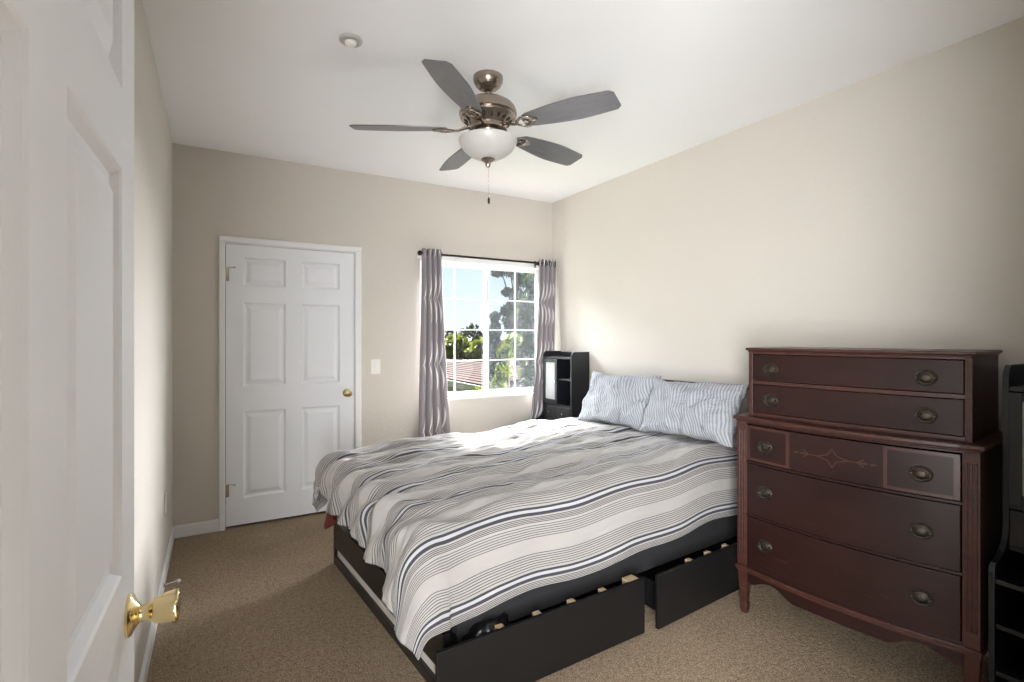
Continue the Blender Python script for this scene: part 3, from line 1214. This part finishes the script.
b = MB()
b.box(UX0, UX0 + .018, UY + .004, .455, .984, 1.300)
b.box(UX1 - .018, UX1, UY + .004, .455, .984, 1.300)
b.box(UX0, UX1, .437, .455, .984, 1.300)
b.build('upper_case', 'mahogany', DR, bevel=.0015)
b = MB()
b.box(UX0, UX0 + .020, UY - .006, UY + .03, .984, 1.300)
b.box(UX1 - .023, UX1, UY - .006, UY + .03, .984, 1.300)
for z0, z1 in ((.984, 1.002), (1.142, 1.160), (1.290, 1.302)):
    b.prism(upper_poly(UX0 + .016, UX1 - .018, -.003, .40), z0, z1, xyz)
b.build('upper_frame', 'mahogany_edge', DR, bevel=.002)
b = MB()
b.prism(upper_poly(UX0 - .012, UX1 + .012, -.016, .462), 1.308, 1.321, xyz)
b.prism(upper_poly(UX0 - .005, UX1 + .005, -.008, .460), 1.300, 1.308, xyz)
b.build('top_slab', 'mahogany_edge', DR, bevel=.0035)


# ---- drawer fronts, each its own part; one pull is built and copied
def make_pull(parent):
    b = MB()
    m = axis_mat((0, 0, 0), (0, -1, 0), (1, 0, 0))
    b.lathe([(0, 0), (.0370, 0), (.0375, .0015), (.0355, .0035), (.0330, .0020), (.0305, .0018), (.0275, .0045), (.0245, .0020), (.0205, .0026), (.0170, .0058), (.0110, .0070), (0, .0078)], m, 40, sx=1.0, sy=.84)
    for sx in (-1, 1):
        b.lathe([(0, .001), (.0062, .001), (.0062, .004), (.0035, .006), (.0032, .014), (.0050, .016), (.0045, .020), (0, .021)], axis_mat((sx * .0285, 0, .002), (0, -1, 0), (1, 0, 0)), 14)
    pts = []
    for i in range(25):
        a = PI * i / 24
        pts.append((.0285 * math.cos(a), -.0165 + .004 * math.sin(a), .002 - .024 * math.sin(a)))
    b.tube(pts, [.0026 + .0014 * math.sin(PI * i / 24) for i in range(25)], 10)
    return b.build('drawer_pull', 'pull_metal', parent, smooth=40)


pull0 = None
LOW = [(.254, .495), (.511, .755), (.771, .944)]
DRAWS = [('low', z) for z in LOW] + [('up', (1.004, 1.140)), ('up', (1.162, 1.288))]
PULLZ = [.380, .634, .852, 1.069, 1.217]
for (kind, (z0, z1)), pz in zip(DRAWS, PULLZ):
    b = MB()
    if kind == 'low':
        x0, x1 = ST + .003, W - ST - .003
        b.prism(front_poly(x0, x1, -.008, .02, n=30), z0, z1, xyz)
    else:
        x0, x1 = UX0 + .021, UX1 - .024
        b.prism(upper_poly(x0, x1, -.006, UY + .02), z0, z1, xyz)
    dw = b.build('drawer', 'mahogany', DR, bevel=.0025)
    b = MB().box(x0 + .01, x1 - .01, .06, .40, z0 + .005, z0 + .012).box(x0 + .01, x0 + .022, .06, .40, z0 + .012, z1 - .02).box(x1 - .022, x1 - .01, .06, .40, z0 + .012, z1 - .02)
    b.build('drawer_box', 'pale_wood', dw)
    for px in (.152, .752):
        if kind == 'low':
            y = -.008 - clampbow(px, BOW)
            sl = BOW * 4 * (2 * (px - ST) / (W - 2 * ST) - 1) / (W - 2 * ST)
        else:
            q = 2 * (px - UX0) / (UX1 - UX0) - 1
            y = UY - .006 - UB * (1 - q * q)
            sl = UB * 4 * q / (UX1 - UX0)
        if pull0 is None:
            p = pull0 = make_pull(dw)
        else:
            p = pull0.copy()
            COL.objects.link(p)
            p.parent = dw
        p.location = (px, y - .0002, pz)
        p.rotation_euler = (0, 0, math.atan(sl))
    if (z0, z1) == LOW[2]:
        # banding and the diamond motif, a millimetre proud of the curved front
        b = MB()

        def strip(pts2, wd):
            for (xa, za), (xb, zb) in zip(pts2, pts2[1:]):
                n_ = max(2, int(abs(xb - xa) / .02) + 1)
                dx, dz = xb - xa, zb - za
                L = math.hypot(dx, dz)
                ox, oz = -dz / L * wd / 2, dx / L * wd / 2
                for k in range(n_):
                    s0, s1 = k / n_, (k + 1) / n_
                    q4 = []
                    for s, sg in ((s0, -1), (s1, -1), (s1, 1), (s0, 1)):
                        xx, zz = xa + dx * s + ox * sg, za + dz * s + oz * sg
                        q4.append((xx, -.0088 - clampbow(xx, BOW), zz))
                    b.face(q4)
        zl, zh = z0 + .009, z1 - .009
        for xa, xb in ((x0 + .010, .262), (.640, x1 - .010)):
            strip([(xa, zl), (xb, zl)], .013)
            strip([(xa, zh), (xb, zh)], .013)
            strip([(xa, zl - .006), (xa, zh + .006)], .013)
            strip([(xb, zl - .006), (xb, zh + .006)], .018)
        cx, cz = .450, (z0 + z1) / 2

        def arc(ax, az, bx_, bz_, bend):
            pts = []
            for i in range(9):
                s = i / 8
                k = bend * math.sin(PI * s)
                xx = ax + (bx_ - ax) * s
                zz = az + (bz_ - az) * s
                pts.append((xx + (cx - xx) * k, zz + (cz - zz) * k))
            return pts
        for sx in (-1, 1):
            for sz in (-1, 1):
                strip(arc(cx, cz + sz * .040, cx + sx * .060, cz, .38), .006)
            strip([(cx + sx * .060, cz), (cx + sx * .105, cz)], .005)
            for s2 in (-1, 0, 1):
                strip([(cx + sx * .095, cz), (cx + sx * (.118 if s2 else .130), cz + s2 * .016)], .009 if s2 == 0 else .006)
            strip([(cx + sx * .138, cz), (cx + sx * .160, cz)], .008)
        b.build('inlay', 'inlay_wood', dw)
tag(DR, 'dark mahogany two-tier chest of drawers with oval brass pulls', 'dresser')


# ================================================================== BOOKCASE HUTCHES
def bookcase(loc, label, D, UF, HT):
    """local x runs left to right seen from the room, y is depth to the wall"""
    r = empty('bookcase_hutch', loc, -PI / 2)
    W2 = .45
    k_ = UF / .315
    side = [(0, 0), (0, .548), (.006, .566), (.018, .576)] + [(y * k_, z) for y, z in ((.085, .579), (.15, .588), (.21, .604), (.265, .628), (.300, .656))]
    side += [(UF, .690), (UF, HT - .043), (UF + .008, HT - .018), (UF + .028, HT), (D, HT), (D, 0)]
    for x0 in (0, W2 - .018):
        b = MB().prism(side, x0, x0 + .018, lambda p, q, h: Vector((h, p, q)))
        b.build('side_panel', 'navy_board', r, bevel=.0018)
    a, c = .018, W2 - .018
    MB().box(a, c, D - .008, D, 0.03, HT - .008).build('back_panel', 'navy_board', r)
    MB().box(a, c, UF + .004, D - .008, 1.178, 1.194).build('top_board', 'navy_board', r, bevel=.001)
    MB().box(a, c, UF + .004, D - .008, .600, .616).build('shelf', 'navy_board', r, bevel=.001)
    MB().box(a, c, UF + .004, D - .008, .752, .768).build('shelf', 'navy_board', r, bevel=.001)
    for z in (.522, .365, .20, .045):
        MB().box(a, c, .012, D - .008, z - .016, z).build('shelf', 'navy_board', r, bevel=.001)
    mid = .235
    MB().box(mid, mid + .014, UF + .006, D - .008, .768, 1.178).build('divider', 'navy_board', r, bevel=.001)
    MB().box(mid + .014, c, UF + .006, D - .008, .988, 1.002).build('shelf', 'navy_board', r, bevel=.001)
    # glazed door on the left
    b = MB()
    z0, z1, x0, x1 = .772, 1.174, a + .002, mid + .010
    b.box(x0, x0 + .036, UF - .012, UF + .004, z0, z1).box(x1 - .036, x1, UF - .012, UF + .004, z0, z1)
    b.box(x0 + .036, x1 - .036, UF - .012, UF + .004, z0, z0 + .036).box(x0 + .036, x1 - .036, UF - .012, UF + .004, z1 - .030, z1)
    dd = b.build('cabinet_door', 'navy_board', r, bevel=.0015)
    MB().box(x0 + .034, x1 - .034, UF - .006, UF - .001, z0 + .034, z1 - .028).build('glass_panel', 'frost_glass', dd)
    MB().lathe([(0, 0), (.005, 0), (.008, .008), (.008, .014), (0, .017)], axis_mat((x1 - .016, UF - .012, .97), (0, -1, 0)), 14).build('knob', 'chrome', dd, smooth=40)
    for xa, xb in ((a + .003, W2 / 2 - .002), (W2 / 2 + .002, c - .003)):
        dd = MB().box(xa, xb, UF - .006, UF + .012, .620, .749).build('drawer', 'navy_board', r, bevel=.002)
        MB().lathe([(0, 0), (.005, 0), (.009, .008), (.009, .013), (0, .017)], axis_mat(((xa + xb) / 2, UF - .006, .69), (0, -1, 0)), 14).build('knob', 'chrome', dd, smooth=40)
    for z in (.28, .42, .46):
        for y in (.06, .38):
            MB().lathe([(0, 0), (.004, 0), (.004, .002), (0, .002)], axis_mat((a, y, z), (1, 0, 0)), 8).build('shelf_pin', 'chrome', r)
    tag(r, label, 'bookcase', 'matching black bookcase hutches')
    return r


bookcase((XR - .016 - .52, 4.055, 0), 'black bookcase hutch in the far corner behind the bed', .52, .325, 1.243)
bookcase((XR - .016 - .505, .736, 0), 'black bookcase hutch at the right edge beside the dresser', .505, .13, 1.272)

# ================================================================== OUTSIDE THE WINDOW
b = MB().box(-40, 60, YB + 1.2, 90, -3.3, -3.0)
o = struct(b.build('ground', 'lawn'))

# neighbour's house, only the roof slope and the top of its wall can be seen
C0 = Vector((0, 0, 1.375))


def view(px, py, Z):
    u, v = (px - 512) / 515.8, -(py - 336.9) / 515.8
    c_, s_ = math.cos(YAW), math.sin(YAW)
    return C0 + Z * Vector((u * c_ + s_, -u * s_ + c_, v))


ea, eb = view(450, 379.2, 14.9), view(486, 386.2, 12.85)
ez = (ea.z + eb.z) / 2
ev = (eb - ea)
ev.z = 0
evn = ev.normalized()
outn = Vector((evn.y, -evn.x, 0))            # towards us
if outn.dot(-ea) < 0:
    outn = -outn
house = empty('neighbour_house', (eb.x, eb.y, -3.0), math.atan2(-evn.y, -evn.x))
# local: x runs along the eave to the left, y runs away from us or toward us
yl = Matrix.Rotation(math.atan2(-evn.y, -evn.x), 3, 'Z') @ Vector((0, 1, 0))
sg = 1 if yl.dot(outn) < 0 else -1           # +sg*y = away from us
LEN, RUN, RISE = 9.0, 2.5, .30
Z0 = ez + 3.0
b = MB()
q = [(0, 0, Z0), (LEN, 0, Z0), (LEN, sg * RUN, Z0 + RISE), (0, sg * RUN, Z0 + RISE)]
b.prism([(0, 0), (LEN, 0), (LEN, 1), (0, 1)], 0, 1, lambda p, s, h: Vector((p, sg * RUN * s, Z0 + RISE * s + .10 * (h - 1))))
b.prism([(0, 0), (LEN, 0), (LEN, 1), (0, 1)], 0, 1, lambda p, s, h: Vector((p, sg * (2 * RUN - RUN * s), Z0 + RISE * s + .10 * (h - 1))))
for k in range(11):                          # tile courses
    s = k / 11
    b.prism([(0, s), (LEN, s), (LEN, s + .09), (0, s + .09)], 0, 1, lambda p, t_, h: Vector((p, sg * RUN * t_, Z0 + RISE * t_ + .022 * h * (1 - (t_ - s) / .1))))
b.build('roof', 'roof_tile', house)
b = MB().box(-.02, LEN, min(0, -sg * .05), max(0, -sg * .05), Z0 - .20, Z0 - .02)
b.build('gutter', 'fascia', house, bevel=.01)
b = MB().box(.3, LEN - .3, min(sg * .6, sg * (2 * RUN - .6)), max(sg * .6, sg * (2 * RUN - .6)), 0, Z0 - .05)
b.build('wall', 'stucco_grey', house)
for xx in (1.0, 2.4, 4.2, 6.0):
    b = MB().box(xx, xx + .7, min(sg * .57, sg * .61), max(sg * .57, sg * .61), Z0 - 1.5, Z0 - .45)
    w_ = b.build('window_frame', 'vinyl', house)
    MB().box(xx + .06, xx + .64, min(sg * .56, sg * .57), max(sg * .56, sg * .57), Z0 - 1.44, Z0 - .51).build('pane', 'dark_void', w_)
tag(house, 'neighbouring house with a brown tiled roof seen through the window', 'house')


def tree(name, label, base, blobs, mat, leaf_n, leaf_s, trunk=True, seedv=0, cone=False):
    rnd = random.Random(seedv)
    r = empty(name, base)
    b = MB()
    for (x, y, z, R, sq) in blobs:
        for _ in range(leaf_n):
            th, ph = rnd.uniform(0, 2 * PI), math.acos(rnd.uniform(-1, 1))
            d = Vector((math.sin(ph) * math.cos(th), math.sin(ph) * math.sin(th), math.cos(ph) * sq))
            rad = R * rnd.uniform(.55, 1.0) * (1 + .35 * noise.noise(d * 2.5 + Vector((x, y, z))))
            p = Vector((x, y, z)) + d * rad
            s = leaf_s * rnd.uniform(.6, 1.3)
            ax = Vector((rnd.gauss(0, 1), rnd.gauss(0, 1), rnd.gauss(0, 1))).normalized()
            t1 = ax.orthogonal().normalized()
            t2 = ax.cross(t1)
            b.face([p - t1 * s, p + t2 * s * .5 - t1 * s * .1, p + t1 * s, p - t2 * s * .5 - t1 * s * .1])
    b.build('foliage', mat, r, recalc=False)
    hx, hy, hz = blobs[0][:3]
    tp = []
    hmax = max(q[2] for q in blobs)
    for k in range(7):
        s = k / 6
        tp.append((hx * s * .6 + .05 * math.sin(5 * s), hy * s * .6, hmax * s))
    tb = MB().tube(tp, [max(.02, .16 * (1 - s / 7)) for s in range(7)], 8)
    for q in blobs[1:]:
        tb.tube([(hx * .4, hy * .4, q[2] * .7), (q[0] * .8, q[1] * .8, q[2])], [.05, .02], 6)
    tb.build('trunk', 'bark', r, smooth=60)
    tag(r, label, 'tree')
    return r


def on_ground(px, Z):
    p = view(px, 336.9, Z)
    return (p.x, p.y, -3.0)


def zat(py, Z):
    return 1.375 - (py - 336.9) / 515.8 * Z + 3.0


def wpx(n, Z):
    return n / 515.8 * Z


# hedge of trees behind the house
for px, py, R, Z, mat, lab, sd in (
        (448, 345, 17, 25, 'leaf_dark', 'dark tree at the left window edge, behind the tiled roof', 1),
        (459, 348, 15, 23, 'leaf_lime', 'yellow-green tree behind the roof, in the left sash', 2),
        (472, 340, 15, 28, 'leaf_dark', 'dark round tree on the skyline right of the yellow-green tree', 3),
        (482, 351, 12, 22, 'leaf_lime', 'small yellow-green tree behind the roof by the window mullion', 4)):
    rr = wpx(R, Z)
    cz = zat(py, Z)
    tree('leafy_tree', lab, on_ground(px, Z), [(0, 0, cz, rr, 1), (rr * .6, 0, cz - rr * .5, rr * .8, 1), (-rr * .6, .2, cz - rr * .5, rr * .8, 1), (0, 0, cz - rr * 1.2, rr, 1)], mat, 700, .14, seedv=sd)
# tall pine in the right sash
Z = 21
prn = random.Random(5)
pine = [(0, 0, zat(350, Z), wpx(9, Z), 1)]
for k in range(30):
    py = prn.uniform(262, 350)
    lo, hi = (-18, 20) if py < 318 else (-8, 14)
    pine.append((wpx(prn.uniform(lo, hi), Z), prn.uniform(-.5, .5), zat(py, Z), wpx(prn.uniform(5, 9.5), Z), prn.uniform(.5, .85)))
tree('pine_tree', 'tall dark pine rising against the sky in the right sash', on_ground(518, Z), pine, 'leaf_dark', 170, .12, seedv=11)
Z = 12
tree('broadleaf_tree', 'green tree with lit leaves in front of the pine', on_ground(531, Z),
     [(0, 0, zat(312, Z), wpx(15, Z), 1.2), (wpx(6, Z), 0, zat(285, Z), wpx(12, Z), 1.2), (0, 0, zat(345, Z), wpx(17, Z), 1.1), (wpx(6, Z), 0, zat(378, Z), wpx(18, Z), 1.1)], 'leaf_mid', 420, .11, seedv=12)
Z = 14
tree('cypress_tree', 'narrow dark cypress just right of the window mullion', on_ground(495, Z),
     [(0, 0, zat(352, Z), wpx(9, Z), 1.6), (0, 0, zat(332, Z), wpx(6, Z), 1.6), (0, 0, zat(318, Z), wpx(3, Z), 2.0), (0, 0, zat(378, Z), wpx(10, Z), 1.4)], 'leaf_blue', 380, .10, seedv=13)
Z = 10.5
tree('lime_shrub', 'bright lime shrub low in the right sash', on_ground(506, Z),
     [(0, 0, zat(352, Z), wpx(9, Z), 1), (wpx(-3, Z), 0, zat(371, Z), wpx(8, Z), 1), (wpx(8, Z), 0, zat(342, Z), wpx(8, Z), 1), (wpx(-9, Z), 0, zat(384, Z), wpx(7, Z), 1)], 'leaf_lime', 260, .075, seedv=14)
Z = 11
tree('lime_bush', 'small lime bush under the eave of the tiled roof', on_ground(478, Z),
     [(0, 0, zat(393, Z), wpx(6, Z), 1), (wpx(4, Z), 0, zat(398, Z), wpx(6, Z), 1)], 'leaf_lime', 260, .06, seedv=15)
